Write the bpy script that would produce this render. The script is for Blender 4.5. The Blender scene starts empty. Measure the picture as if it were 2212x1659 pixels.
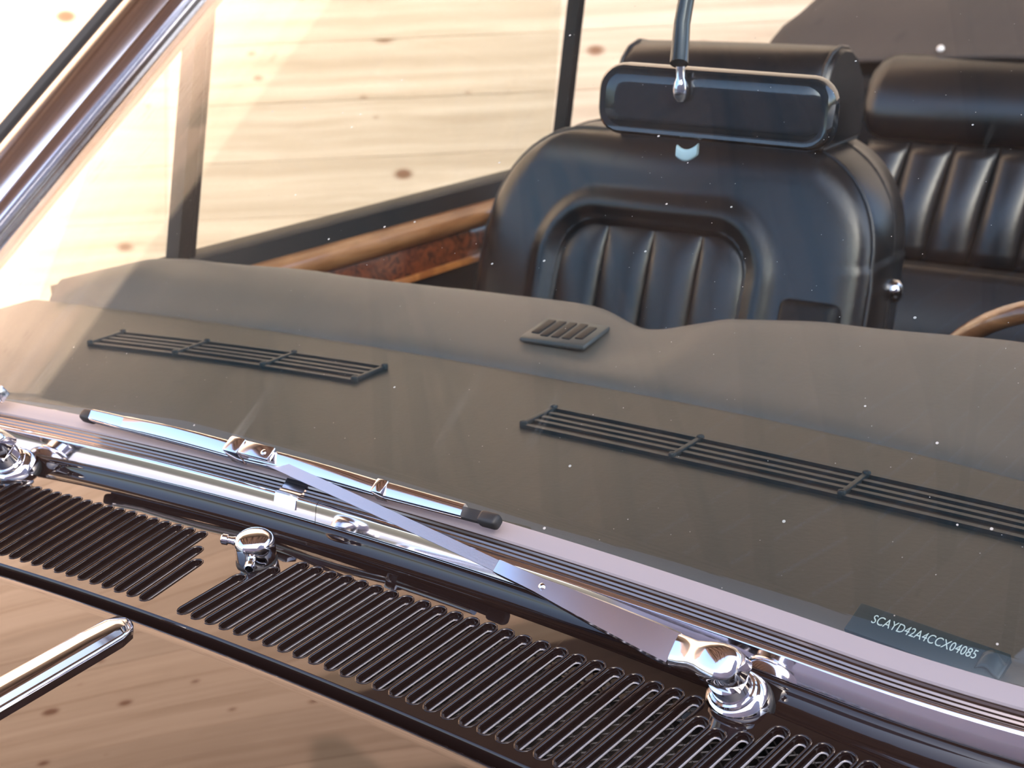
import bpy, bmesh, math, random
from mathutils import Vector, Matrix
random.seed(7)
R = math.radians
SC = bpy.context.scene
COL = SC.collection

# ------------------------------------------------------------------ camera
# Car frame: X to the driver's side, Y to the rear, Z up, metres. Y = 0 at the rear edge of the hood.
YAW, PITCH, ROLL = R(36.8), R(18.5), R(-2.5)
CAM = Vector((.740, -.567, 1.45))
FWD_H = Vector((-math.sin(YAW), math.cos(YAW), 0))
RIGHT_H = Vector((math.cos(YAW), math.sin(YAW), 0))
f_ = FWD_H * math.cos(PITCH) - Vector((0, 0, math.sin(PITCH)))
u0 = RIGHT_H.cross(f_)
r_ = RIGHT_H * math.cos(ROLL) + u0 * math.sin(ROLL)
u_ = r_.cross(f_)
cam_d = bpy.data.cameras.new('camera'); cam = bpy.data.objects.new('camera', cam_d); COL.objects.link(cam)
m = Matrix((r_, u_, -f_)).transposed().to_4x4(); m.translation = CAM
cam.matrix_world = m
cam_d.sensor_width = 36.0; cam_d.lens = 3300 / 2212 * 36
cam_d.clip_start = .02; cam_d.clip_end = 300
cam_d.dof.use_dof = True; cam_d.dof.focus_distance = .98; cam_d.dof.aperture_fstop = 15
SC.camera = cam

# ------------------------------------------------------------------ light
W = bpy.data.worlds.new('world'); SC.world = W; W.use_nodes = True
nt = W.node_tree; bg = nt.nodes['Background']
sky = nt.nodes.new('ShaderNodeTexSky'); sky.sky_type = 'NISHITA'
sky.sun_disc = False; sky.sun_elevation = R(25); sky.air_density = .8; sky.dust_density = 4.0; sky.ozone_density = 1.0
nt.links.new(sky.outputs[0], bg.inputs[0]); bg.inputs[1].default_value = 1.2
# the sun comes from behind the camera, a little to its right
SUN_DIR = (FWD_H * 1.0 - RIGHT_H * .36 + Vector((0, 0, -.45))).normalized()
sun_d = bpy.data.lights.new('sun', 'SUN'); sun_d.energy = 7.0; sun_d.angle = R(.6); sun_d.color = (1, .70, .62)
sun = bpy.data.objects.new('sun', sun_d); COL.objects.link(sun)
sun.rotation_euler = SUN_DIR.to_track_quat('-Z', 'Y').to_euler()
sky.sun_rotation = math.atan2(-SUN_DIR.x, -SUN_DIR.y)
SC.view_settings.view_transform = 'Standard'; SC.view_settings.look = 'None'
SC.view_settings.gamma = 1; SC.view_settings.use_curve_mapping = False
SC.view_settings.exposure = -0.15

# ------------------------------------------------------------------ helpers
def link(o, parent=None):
    COL.objects.link(o)
    if parent is not None: o.parent = parent
    return o

def empty(name, loc=(0, 0, 0), parent=None):
    o = bpy.data.objects.new(name, None); o.location = loc; o.empty_display_size = .05
    return link(o, parent)

def sharp(me, ang=38):
    bm = bmesh.new(); bm.from_mesh(me)
    bmesh.ops.recalc_face_normals(bm, faces=bm.faces)
    for f in bm.faces: f.smooth = True
    for e in bm.edges:
        if len(e.link_faces) == 2 and e.calc_face_angle(0) > R(ang): e.smooth = False
    bm.to_mesh(me); bm.free()

def mesh(name, verts, faces, mat, parent=None, smooth=True, ang=38, loc=None, label=None, recalc=True):
    me = bpy.data.meshes.new(name)
    me.from_pydata([tuple(v) for v in verts], [], faces); me.update()
    if smooth: sharp(me, ang)
    me.materials.append(mat)
    o = bpy.data.objects.new(name, me)
    if loc is not None: o.location = loc
    if label: o['label'] = label
    return link(o, parent)

def from_bm(name, bm, mat, parent=None, ang=38, label=None):
    me = bpy.data.meshes.new(name); bm.to_mesh(me); bm.free()
    sharp(me, ang); me.materials.append(mat)
    o = bpy.data.objects.new(name, me)
    if label: o['label'] = label
    return link(o, parent)

def surf(name, fn, us, vs, mat, parent=None, thick=0.0, offset=-1, ang=60, label=None):
    nu, nv = len(us), len(vs)
    V = [Vector(fn(u, v)) for u in us for v in vs]
    F = [(i * nv + j, (i + 1) * nv + j, (i + 1) * nv + j + 1, i * nv + j + 1) for i in range(nu - 1) for j in range(nv - 1)]
    me = bpy.data.meshes.new(name); me.from_pydata([tuple(v) for v in V], [], F); me.update()
    for p in me.polygons: p.use_smooth = True
    me.materials.append(mat)
    o = bpy.data.objects.new(name, me)
    if label: o['label'] = label
    if thick:
        md = o.modifiers.new('thickness', 'SOLIDIFY'); md.thickness = thick; md.offset = offset
    return link(o, parent)

def lin(a, b, n): return [a + (b - a) * i / (n - 1) for i in range(n)]

def sweep(name, path, prof, mat, parent=None, closed=True, caps=True, ang=38, label=None):
    """path: list of (origin, xaxis, yaxis) or callable profiles; prof: list of (a, b) or fn(i)->list"""
    V, F = [], []
    n = None
    for i, (o, ax, ay) in enumerate(path):
        pr = prof(i) if callable(prof) else prof
        n = len(pr)
        for a, b in pr: V.append(Vector(o) + Vector(ax) * a + Vector(ay) * b)
    L = len(path)
    for i in range(L - 1):
        for j in range(n if closed else n - 1):
            k = (j + 1) % n
            F.append((i * n + j, (i + 1) * n + j, (i + 1) * n + k, i * n + k))
    if closed and caps:
        F.append(tuple(range(n))); F.append(tuple((L - 1) * n + j for j in range(n)))
    return mesh(name, V, F, mat, parent, ang=ang, label=label)

def frames(pts, up=(0, 0, 1)):
    P = [Vector(p) for p in pts]; out = []
    up = Vector(up)
    for i, p in enumerate(P):
        t = (P[min(i + 1, len(P) - 1)] - P[max(i - 1, 0)]).normalized()
        s = t.cross(up).normalized(); w = s.cross(t).normalized()
        out.append((p, s, w))
    return out

def circ(r, n=12, rx=None):
    return [((rx or r) * math.cos(2 * math.pi * k / n), r * math.sin(2 * math.pi * k / n)) for k in range(n)]

def tube(name, pts, r, mat, parent=None, n=10, up=(0, 0, 1), label=None):
    fr = frames(pts, up)
    if callable(r): return sweep(name, fr, lambda i: circ(r(i), n), mat, parent, label=label, ang=60)
    return sweep(name, fr, circ(r, n), mat, parent, label=label, ang=60)

def lathe(name, prof, mat, parent=None, n=28, M=None, label=None, ang=38):
    V, F = [], []
    for r, z in prof:
        for k in range(n):
            a = 2 * math.pi * k / n; V.append(Vector((r * math.cos(a), r * math.sin(a), z)))
    for i in range(len(prof) - 1):
        for k in range(n):
            F.append((i * n + k, i * n + (k + 1) % n, (i + 1) * n + (k + 1) % n, (i + 1) * n + k))
    F.append(tuple(range(n))); F.append(tuple((len(prof) - 1) * n + k for k in range(n)))
    if M is not None: V = [M @ v for v in V]
    return mesh(name, V, F, mat, parent, label=label, ang=ang)

def boxm(name, lo, hi, mat, parent=None, bev=0.0, seg=2, M=None, label=None, loc=None):
    bm = bmesh.new(); bmesh.ops.create_cube(bm, size=1)
    lo, hi = Vector(lo), Vector(hi)
    for v in bm.verts: v.co = Vector(((lo[k] + hi[k]) / 2 + v.co[k] * (hi[k] - lo[k]) for k in range(3)))
    if bev: bmesh.ops.bevel(bm, geom=list(bm.edges), offset=bev, segments=seg, affect='EDGES', profile=.5)
    if M is not None: bm.transform(M)
    o = from_bm(name, bm, mat, parent, label=label)
    if loc is not None: o.location = loc
    return o

def rrect(w, h, r, n=5):
    pts = []
    for cx, cy, a0 in ((w / 2 - r, h / 2 - r, 0), (-w / 2 + r, h / 2 - r, 90), (-w / 2 + r, -h / 2 + r, 180), (w / 2 - r, -h / 2 + r, 270)):
        for k in range(n + 1):
            a = R(a0 + 90 * k / n); pts.append((cx + r * math.cos(a), cy + r * math.sin(a)))
    return pts

def interp(x, T):
    if x <= T[0][0]: return T[0][1]
    for (a, b), (c_, d) in zip(T, T[1:]):
        if x <= c_:
            t = (x - a) / (c_ - a); t = t * t * (3 - 2 * t); return b + (d - b) * t
    return T[-1][1]

# ------------------------------------------------------------------ materials
def mat_new(name):
    m = bpy.data.materials.new(name); m.use_nodes = True
    return m, m.node_tree, m.node_tree.nodes['Principled BSDF']

def simple(name, col, rough, metal=0.0, coat=0.0, spec=.5, bump=0.0, bscale=300, coat_ior=1.5, var=0.0, vscale=8):
    m, t, b = mat_new(name)
    b.inputs['Base Color'].default_value = (*col, 1); b.inputs['Roughness'].default_value = rough
    b.inputs['Metallic'].default_value = metal; b.inputs['Coat Weight'].default_value = coat
    b.inputs['Coat Roughness'].default_value = .02; b.inputs['Coat IOR'].default_value = coat_ior
    b.inputs['Specular IOR Level'].default_value = spec
    tc = t.nodes.new('ShaderNodeTexCoord')
    if bump:
        n = t.nodes.new('ShaderNodeTexNoise'); n.inputs['Scale'].default_value = bscale; n.inputs['Detail'].default_value = 3
        t.links.new(tc.outputs['Object'], n.inputs['Vector'])
        bp = t.nodes.new('ShaderNodeBump'); bp.inputs['Strength'].default_value = bump; bp.inputs['Distance'].default_value = .002
        t.links.new(n.outputs['Fac'], bp.inputs['Height']); t.links.new(bp.outputs[0], b.inputs['Normal'])
    if var:
        n = t.nodes.new('ShaderNodeTexNoise'); n.inputs['Scale'].default_value = vscale; n.inputs['Detail'].default_value = 4
        t.links.new(tc.outputs['Object'], n.inputs['Vector'])
        mx = t.nodes.new('ShaderNodeMix'); mx.data_type = 'RGBA'
        mx.inputs[6].default_value = (*[c * (1 - var) for c in col], 1); mx.inputs[7].default_value = (*[min(1, c * (1 + var)) for c in col], 1)
        t.links.new(n.outputs['Fac'], mx.inputs[0]); t.links.new(mx.outputs[2], b.inputs['Base Color'])
    return m

def pine(name, light, dark, knot, rough=.6):
    m, t, b = mat_new(name); N = t.nodes; L = t.links
    tc = N.new('ShaderNodeTexCoord'); oi = N.new('ShaderNodeObjectInfo')
    off = N.new('ShaderNodeVectorMath'); off.operation = 'SCALE'; off.inputs[0].default_value = (37, 0, 53)
    L.new(oi.outputs['Random'], off.inputs['Scale'])
    add = N.new('ShaderNodeVectorMath'); add.operation = 'ADD'; L.new(tc.outputs['Object'], add.inputs[0]); L.new(off.outputs[0], add.inputs[1])
    mp = N.new('ShaderNodeMapping'); mp.inputs['Scale'].default_value = (3.0, 1.0, 5.2); L.new(add.outputs[0], mp.inputs[0])
    sx = N.new('ShaderNodeSeparateXYZ'); cb_ = N.new('ShaderNodeCombineXYZ'); L.new(mp.outputs[0], sx.inputs[0])
    L.new(sx.outputs[0], cb_.inputs[0]); L.new(sx.outputs[2], cb_.inputs[1])
    vo = N.new('ShaderNodeTexVoronoi'); vo.voronoi_dimensions = '2D'; vo.inputs['Scale'].default_value = 1.0; L.new(cb_.outputs[0], vo.inputs['Vector'])
    # grain bends round each knot
    kd = N.new('ShaderNodeMath'); kd.operation = 'MULTIPLY'; kd.inputs[1].default_value = .35; L.new(vo.outputs['Distance'], kd.inputs[0])
    g = N.new('ShaderNodeMapping'); g.inputs['Scale'].default_value = (.55, 1, 26); L.new(add.outputs[0], g.inputs[0])
    g2 = N.new('ShaderNodeVectorMath'); g2.operation = 'ADD'; L.new(g.outputs[0], g2.inputs[0]); L.new(kd.outputs[0], g2.inputs[1])
    no = N.new('ShaderNodeTexNoise'); no.inputs['Scale'].default_value = 1; no.inputs['Detail'].default_value = 6; no.inputs['Roughness'].default_value = .6
    L.new(g2.outputs[0], no.inputs['Vector'])
    r1 = N.new('ShaderNodeValToRGB'); r1.color_ramp.elements[0].position = .33; r1.color_ramp.elements[1].position = .68
    r1.color_ramp.elements[0].color = (*dark, 1); r1.color_ramp.elements[1].color = (*light, 1)
    L.new(no.outputs['Fac'], r1.inputs[0])
    # knots, only in some cells
    sep = N.new('ShaderNodeSeparateColor'); L.new(vo.outputs['Color'], sep.inputs[0])
    mr = N.new('ShaderNodeMapRange'); mr.inputs[1].default_value = .52; mr.inputs[2].default_value = 1; mr.inputs[3].default_value = -.06; mr.inputs[4].default_value = .095
    L.new(sep.outputs[0], mr.inputs[0])
    sub = N.new('ShaderNodeMath'); sub.operation = 'SUBTRACT'; L.new(mr.outputs[0], sub.inputs[0]); L.new(vo.outputs['Distance'], sub.inputs[1])
    k = N.new('ShaderNodeMapRange'); k.interpolation_type = 'SMOOTHSTEP'; k.inputs[1].default_value = -.06; k.inputs[2].default_value = .03; L.new(sub.outputs[0], k.inputs[0])
    mx = N.new('ShaderNodeMix'); mx.data_type = 'RGBA'; L.new(k.outputs[0], mx.inputs[0]); L.new(r1.outputs[0], mx.inputs[6]); mx.inputs[7].default_value = (*knot, 1)
    # board to board tone
    hv = N.new('ShaderNodeHueSaturation'); L.new(mx.outputs[2], hv.inputs['Color'])
    vr = N.new('ShaderNodeMapRange'); vr.inputs[3].default_value = .90; vr.inputs[4].default_value = 1.08; L.new(oi.outputs['Random'], vr.inputs[0]); L.new(vr.outputs[0], hv.inputs['Value'])
    L.new(hv.outputs[0], b.inputs['Base Color']); b.inputs['Roughness'].default_value = rough
    bp = N.new('ShaderNodeBump'); bp.inputs['Strength'].default_value = .2; bp.inputs['Distance'].default_value = .002
    L.new(no.outputs['Fac'], bp.inputs['Height']); L.new(bp.outputs[0], b.inputs['Normal'])
    return m

def veneer(name, a, c_, scale=(3, 30, 30), coat=1.0, burl=False):
    m, t, b = mat_new(name); N = t.nodes; L = t.links
    tc = N.new('ShaderNodeTexCoord'); mp = N.new('ShaderNodeMapping'); mp.inputs['Scale'].default_value = scale
    L.new(tc.outputs['Object'], mp.inputs[0])
    no = N.new('ShaderNodeTexNoise'); no.inputs['Scale'].default_value = 1.0; no.inputs['Detail'].default_value = 7; no.inputs['Distortion'].default_value = 2.5 if burl else .6
    L.new(mp.outputs[0], no.inputs['Vector'])
    r = N.new('ShaderNodeValToRGB'); r.color_ramp.elements[0].position = .36; r.color_ramp.elements[1].position = .64
    r.color_ramp.elements[0].color = (*a, 1); r.color_ramp.elements[1].color = (*c_, 1)
    L.new(no.outputs['Fac'], r.inputs[0]); L.new(r.outputs[0], b.inputs['Base Color'])
    b.inputs['Roughness'].default_value = .35; b.inputs['Coat Weight'].default_value = coat; b.inputs['Coat Roughness'].default_value = .05
    return m

def glass(name, tint, f0, dust=0.0):
    m, t, b = mat_new(name); N = t.nodes; L = t.links; N.remove(b); out = N['Material Output']
    lw = N.new('ShaderNodeLayerWeight'); lw.inputs[0].default_value = .5
    p = N.new('ShaderNodeMath'); p.operation = 'POWER'; p.inputs[1].default_value = 5; L.new(lw.outputs['Facing'], p.inputs[0])
    ma = N.new('ShaderNodeMath'); ma.operation = 'MULTIPLY_ADD'; ma.inputs[1].default_value = 1 - f0; ma.inputs[2].default_value = f0; L.new(p.outputs[0], ma.inputs[0])
    tr = N.new('ShaderNodeBsdfTransparent'); tr.inputs[0].default_value = (*tint, 1)
    gl = N.new('ShaderNodeBsdfGlossy'); gl.inputs['Roughness'].default_value = .0; gl.inputs[0].default_value = (1, 1, 1, 1)
    mx = N.new('ShaderNodeMixShader'); L.new(ma.outputs[0], mx.inputs[0]); L.new(tr.outputs[0], mx.inputs[1]); L.new(gl.outputs[0], mx.inputs[2])
    last = mx
    if dust:
        tc = N.new('ShaderNodeTexCoord')
        vo = N.new('ShaderNodeTexVoronoi'); vo.inputs['Scale'].default_value = 26; L.new(tc.outputs['Object'], vo.inputs['Vector'])
        lt = N.new('ShaderNodeMath'); lt.operation = 'LESS_THAN'; lt.inputs[1].default_value = .028; L.new(vo.outputs['Distance'], lt.inputs[0])
        vo2 = N.new('ShaderNodeTexVoronoi'); vo2.inputs['Scale'].default_value = 75; L.new(tc.outputs['Object'], vo2.inputs['Vector'])
        lt2 = N.new('ShaderNodeMath'); lt2.operation = 'LESS_THAN'; lt2.inputs[1].default_value = .03; L.new(vo2.outputs['Distance'], lt2.inputs[0])
        mp = N.new('ShaderNodeMapping'); mp.inputs['Scale'].default_value = (42, 2.6, 2.6); L.new(tc.outputs['Object'], mp.inputs[0])
        no = N.new('ShaderNodeTexNoise'); no.inputs['Scale'].default_value = 1; no.inputs['Detail'].default_value = 3; L.new(mp.outputs[0], no.inputs['Vector'])
        sm = N.new('ShaderNodeMapRange'); sm.inputs[1].default_value = .68; sm.inputs[2].default_value = .76; sm.inputs[3].default_value = .002; sm.inputs[4].default_value = .07; L.new(no.outputs['Fac'], sm.inputs[0])
        s1 = N.new('ShaderNodeMath'); s1.operation = 'MULTIPLY'; s1.inputs[1].default_value = dust; L.new(lt.outputs[0], s1.inputs[0])
        s2 = N.new('ShaderNodeMath'); s2.operation = 'MULTIPLY_ADD'; s2.inputs[1].default_value = dust * .6; L.new(lt2.outputs[0], s2.inputs[0]); L.new(s1.outputs[0], s2.inputs[2])
        ad = N.new('ShaderNodeMath'); ad.operation = 'MAXIMUM'; L.new(s2.outputs[0], ad.inputs[0]); L.new(sm.outputs[0], ad.inputs[1])
        df = N.new('ShaderNodeBsdfDiffuse'); df.inputs[0].default_value = (.75, .74, .7, 1)
        m2 = N.new('ShaderNodeMixShader'); L.new(ad.outputs[0], m2.inputs[0]); L.new(mx.outputs[0], m2.inputs[1]); L.new(df.outputs[0], m2.inputs[2])
        last = m2
    L.new(last.outputs[0], out.inputs['Surface'])
    return m

PAINT = simple('black_paint', (.014, .008, .007), .3, coat=1, spec=.0, coat_ior=1.5)
CHROME = simple('chrome', (.80, .78, .80), .07, 1)
CHROME2 = simple('soft_chrome', (.72, .68, .66), .16, 1)
SATIN = simple('satin_steel', (.56, .49, .48), .28, 1, bump=.03, bscale=900)
STEEL = simple('polished_steel', (.72, .70, .74), .14, 1)
BROWNREFL = simple('brown_reflection_metal', (.22, .18, .165), .25, 1)  # brown of the reflected boards put into the metal colour
LIP = simple('slot_lip_highlight', (.58, .56, .58), .35, .6)  # sky highlight along the slot lip, put into the colour
RUBBER = simple('black_rubber', (.015, .015, .016), .55)
SEALGREY = simple('grey_seal', (.30, .27, .29), .35)
LEATHER = simple('black_leather', (.006, .0065, .008), .29, spec=.6, bump=.12, bscale=260)
LEATHER2 = simple('black_leather_matt', (.006, .006, .007), .5, spec=.3, bump=.12, bscale=260)
DASHTOP = simple('dash_leather_dim', (.026, .027, .025), .5, bump=.1, bscale=220, var=.15)  # same leather as the pad, shade on the flat front put into colour
DASH = simple('dash_leather_lit', (.105, .090, .078), .5, bump=.1, bscale=220, var=.15)  # paler copy: light caught by the pad put into its colour
VENT = simple('vent_plastic', (.010, .019, .024), .42, spec=.35)
VENTDARK = simple('vent_dark', (.006, .006, .007), .6)
FABRIC = simple('hood_fabric', (.055, .043, .038), .8, bump=.3, bscale=350, var=.25, vscale=5)
CARPET = simple('black_carpet', (.012, .012, .012), .9)
WIRE = simple('black_wire', (.11, .10, .10), .4, .4)
CAP = veneer('walnut_cap', (.23, .085, .028), (.42, .19, .075), (6, 6, 40))
BURL = veneer('burl_walnut', (.045, .010, .004), (.23, .055, .018), (35, 35, 45), burl=True)
CROSS = veneer('crossband', (.30, .09, .02), (.50, .19, .05), (30, 30, 30))
RIMWOOD = veneer('rim_wood', (.14, .05, .018), (.33, .14, .05), (10, 10, 60))
PINE = pine('pine_boards', (.88, .69, .53), (.64, .475, .34), (.29, .14, .075))
CEILPINE = pine('stained_boards', (.36, .26, .20), (.27, .19, .14), (.10, .05, .03))
REFLDARK = pine('dark_reflection_boards', (.15, .105, .08), (.10, .07, .05), (.04, .02, .01))
BEAM = pine('dark_beam', (.16, .10, .065), (.09, .055, .035), (.04, .02, .01))
FLOORM = simple('concrete', (.50, .47, .43), .8, bump=.2, bscale=30, var=.15, vscale=3)
PLASTER = simple('plaster', (.27, .255, .31), .85, bump=.2, bscale=40, var=.06)
GLASS = glass('windscreen_glass', (.86, .905, .92), .026, dust=.5)
SIDEGLASS = glass('side_glass', (.94, .95, .92), .04)
MIRRORBACK = simple('mirror_back', (.012, .016, .02), .12, coat=.6)
PLATE = simple('plate', (.022, .036, .040), .4)
INK = simple('plate_letters', (.62, .68, .62), .5)
STUD = simple('white_stud', (.75, .72, .7), .3, .3)
LEVER = simple('pale_lever', (.42, .56, .60), .35)

# ------------------------------------------------------------------ the place
def W3(u, d, z):          # u along the board wall, d in front of it (towards the camera), z up
    return Vector((CAM.x, CAM.y, 0)) + FWD_H * (WALL_D - d) + RIGHT_H * u + Vector((0, 0, z))
WALL_D = 4.8
WM = Matrix.Rotation(YAW, 4, 'Z')      # local x = u, local -y = towards the camera
def structure(o): o['kind'] = 'structure'; return o

fl = boxm('floor', (-14, -16, -.2), (14, 14, 0), FLOORM); structure(fl)

wall = empty('wall_back', W3(0, 0, 0)); wall.rotation_euler = (0, 0, YAW); structure(wall)
BH, PITCHB, BT = .1792, .180, .024
ROWS = 39
def board_mesh(name, ln, h, th, mat, bev=.0016):
    bm = bmesh.new(); bmesh.ops.create_cube(bm, size=1)
    for v in bm.verts: v.co = Vector((v.co.x * ln, v.co.y * th, v.co.z * h))
    bmesh.ops.bevel(bm, geom=[e for e in bm.edges if abs((e.verts[0].co - e.verts[1].co).x) > .1], offset=bev, segments=1, affect='EDGES')
    me = bpy.data.meshes.new(name); bm.to_mesh(me); bm.free(); me.materials.append(mat)
    return me
bm_long = board_mesh('plank', 5.0, BH, BT, PINE)
bm_side = board_mesh('plank_side', 3.6, BH, BT, PINE)
bm_far = board_mesh('plank_far', 8.0, BH, BT, PINE)
up_long, up_side, up_far = [board_mesh('dark_reflection_plank', ln, BH, BT, REFLDARK) for ln in (5.0, 3.6, 8.0)]
for r in range(-1, ROWS - 1):
    j = random.uniform(-.5, .5)
    hi = .173 + r * PITCHB > 4.75          # unseen upper boards, added dark to darken the windscreen reflection
    for me, u in ((up_long if hi else bm_long, j), (up_far if hi else bm_far, j - 2.5 - 4.0 - .003), (up_side if hi else bm_side, j + 2.5 + 1.8 + .003)):
        o = bpy.data.objects.new('plank', me); link(o, wall)
        o.location = (u, -BT / 2 - .001 + random.uniform(-.0015, .0015), .173 + r * PITCHB + (.0 if r >= 0 else 0))
back = boxm('backing', (-10.8, .0, 0), (6.6, .06, ROWS * PITCHB + .1), BEAM, wall)

# canopy over the rear of the car: boards on dark rafters with diagonal braces
CZ, CDEP = 7.0, 5.6
ceil = empty('ceiling', W3(0, 0, CZ)); ceil.rotation_euler = (0, 0, YAW); structure(ceil)
cb = board_mesh('ceiling_plank', 12.6, .19, .02, CEILPINE)
for k in range(int(CDEP / .194)):
    o = bpy.data.objects.new('plank', cb); link(o, ceil)
    o.location = (0, -.1 - k * .194, .0); o.rotation_euler = (R(90), 0, 0)
for k in range(9):
    u = -5.2 + k * 1.3
    boxm('rafter', (u - .06, -CDEP, -.24), (u + .06, 0, -.012), BEAM, ceil, .006)
    for s in (-1, 1):
        a = Vector((u + s * .08, -.2, -.14)); b_ = Vector((u + s * .62, -CDEP * .8, -.14))
        d = (b_ - a); ln = d.length
        M = Matrix.Translation((a + b_) / 2) @ d.to_track_quat('X', 'Z').to_matrix().to_4x4()
        boxm('brace', (-ln / 2, -.04, -.06), (ln / 2, .04, .06), BEAM, ceil, .005, M=M)

# unseen gable block, added to keep the car and lower wall in shade
GD = WALL_D + 5.5
gable = [(-12, 0), (-12, 4.6), (2.4, 4.7), (4.2, 8.2), (7, 10.5), (12, 7.5), (12, 0)]
V = [W3(u, GD, z) for u, z in gable] + [W3(u, GD + 4, z) for u, z in gable]
n = len(gable)
F = [tuple(range(n)), tuple(range(n, 2 * n))] + [(i, (i + 1) % n, n + (i + 1) % n, n + i) for i in range(n)]
structure(mesh('shade_gable', V, F, PLASTER, ang=20))

# ------------------------------------------------------------------ the car
car = empty('convertible_car', (0, 0, 0))
car['label'] = 'black convertible car with black leather seats and chrome wipers beside the pine board wall'
car['category'] = 'car'

def cowlz(x, y): return 1.0 - .13 * x * x + .12 * (y - .02)
def hoodz(x, y): return 1.0 - .13 * x * x + (.045 * y - .02 * y * y * (1 if y < 0 else 0)) - .0022

# hood with a rolled rear edge
HY = [-1.30, -1.1, -.9, -.7, -.5, -.35, -.22, -.12, -.05, -.02, -.006, 0, .0035, .0055, .0062, .0062]
HD = [0] * 12 + [.0008, .003, .007, .03]
hx = lin(-.70, .70, 57)
hv = list(range(len(HY)))
hood = surf('hood', lambda x, k: (x, HY[k], hoodz(x, min(HY[k], 0)) - HD[k]), hx, hv, PAINT, car, .0012, ang=80, label='glossy black hood')
# chrome strip down the middle of the hood
sy = [-1.3, -.9, -.6, -.4, -.25, -.15, -.08, -.04, -.018, -.008, -.0045, -.003]
sw = [.018, .0175, .0165, .0152, .0142, .0132, .0124, .0118, .0112, .0090, .0056, .001]
def strip_prof(i):
    w = sw[i]; h = .0090 * min(1, w / .0105)
    return [(-w, -.004), (-w, .0012), (-w * .93, .0024), (-w * .86, .0028), (-w * .80, h * .78), (-w * .45, h), (w * .45, h), (w * .80, h * .78), (w * .86, .0028), (w * .93, .0024), (w, .0012), (w, -.004)]
sweep('hood_strip', [(Vector((0, y, hoodz(0, y))), Vector((1, 0, 0)), Vector((0, 0, 1))) for y in sy], strip_prof, CHROME, car, ang=50, label='chrome centre strip on the hood')

# front fenders and body shell under and around
for s in (-1, 1):
    def fend(a, y, s=s):
        p = [(.704, .0), (.74, -.004), (.79, -.012), (.84, -.03), (.875, -.07), (.89, -.13), (.895, -.3), (.88, -.45)][a]
        return (s * p[0], y, hoodz(.70, min(y, 0)) + p[1])
    surf('fender', fend, list(range(8)), lin(-1.5, .56, 24), PAINT, car, .0015, ang=60)
    def outer(a, y, s=s):
        p = [(.80, .955), (.835, .955), (.86, .94), (.885, .90), (.90, .82), (.90, .6), (.87, .4), (.82, .32)][a]
        return (s * p[0], y, p[1])
    surf('door_skin', outer, list(range(8)), lin(.565, 1.86, 20), PAINT, car, .0015)
    surf('rear_quarter', outer, list(range(8)), lin(1.865, 3.4, 20), PAINT, car, .0015)
for s_ in (-1, 1):
    boxm('cowl_side', (.705 if s_ > 0 else -.815, .06, .40), (.815 if s_ > 0 else -.705, .60, .945), PAINT, car, .012, 3)
boxm('floor_pan', (-.84, -.4, .28), (.84, 3.3, .33), CARPET, car)
boxm('firewall', (-.68, .03, .33), (.68, .12, .90), CARPET, car)
boxm('rear_bulkhead', (-.80, 2.72, .33), (.80, 2.76, .98), CARPET, car)
surf('boot_lid', lambda x, y: (x, y, .985 - .06 * x * x - .05 * max(0, y - 2.76) ** 2), lin(-.80, .80, 21), lin(2.9, 4.0, 16), PAINT, car, .0015)

# ---- cowl panel with its pressed vent slots
P_ = .01302
SR = .0049                                    # half width of a slot
PIV = [(.379, .118), (-.289, .121)]
slots = []
for i in range(46): slots.append((.0196 + P_ * i, .0090, i, 1))
for i in range(47): slots.append((-.0166 - P_ * i * .985, -.0030, i, -1))
def slot_range(x, skew, i, side):
    y0 = .0215; y1 = .1072 + .06 * x * x
    if side > 0: y1 = {0: .0765, 1: .0935}.get(i, y1)
    else: y1 = {0: .0775, 1: .0905}.get(i, y1)
    xt = x + skew
    for px, py in PIV:
        if abs(xt - px) < .0215: y1 = min(y1, py - math.sqrt(max(0, .0215 ** 2 - (xt - px) ** 2)) )
    return y0, y1
def stadium(x0, ya, x1, yb, r, n=6):
    d = Vector((x1 - x0, yb - ya)); d.normalize(); nrm = Vector((d.y, -d.x))
    a = Vector((x0, ya)) + d * r; b = Vector((x1, yb)) - d * r
    pts = []
    for k in range(n + 1):
        t = math.pi * k / n; pts.append(b + nrm * (r * math.cos(t)) + d * (r * math.sin(t)))
    for k in range(n + 1):
        t = math.pi * k / n; pts.append(a - nrm * (r * math.cos(t)) - d * (r * math.sin(t)))
    return pts
CY0, CY1 = .012, .1255
bm = bmesh.new()
def V3(x, y, dz=0): return bm.verts.new((x, y, cowlz(x, y) + dz))
SL = {}
for side in (1, -1):
    for x, skew, i, sd in [s for s in slots if s[3] == side]:
        ya, yb = slot_range(x, skew, i, sd)
        st = stadium(x, ya, x + skew * (yb - ya) / .086, yb, SR)
        SL[(side, i)] = (x, ya, x + skew * (yb - ya) / .086, yb)
        hw = P_ / 2 * (1 if side > 0 else .985)
        xa = lambda y, x=x, skew=skew: x + skew * (y - .0215) / .086
        # outer boundary of the cell: same number of points as the stadium
        outer_pts = []
        nH = 7
        yl, yh = .0135, CY1 - .0015
        for k in range(nH): outer_pts.append((xa(yh) + hw - 2 * hw * k / (nH - 1), yh))
        for k in range(nH): outer_pts.append((xa(yl) - hw + 2 * hw * k / (nH - 1), yl))
        iv = [V3(p.x, p.y) for p in st]; ov = [V3(*p) for p in outer_pts]
        N_ = len(iv)
        for k in range(N_):
            kk = (k + 1) % N_
            if k == 6 or k == 13:
                # long side: split it so the panel follows the crown
                pass
            bm.faces.new((iv[k], iv[kk], ov[kk], ov[k]))
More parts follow.
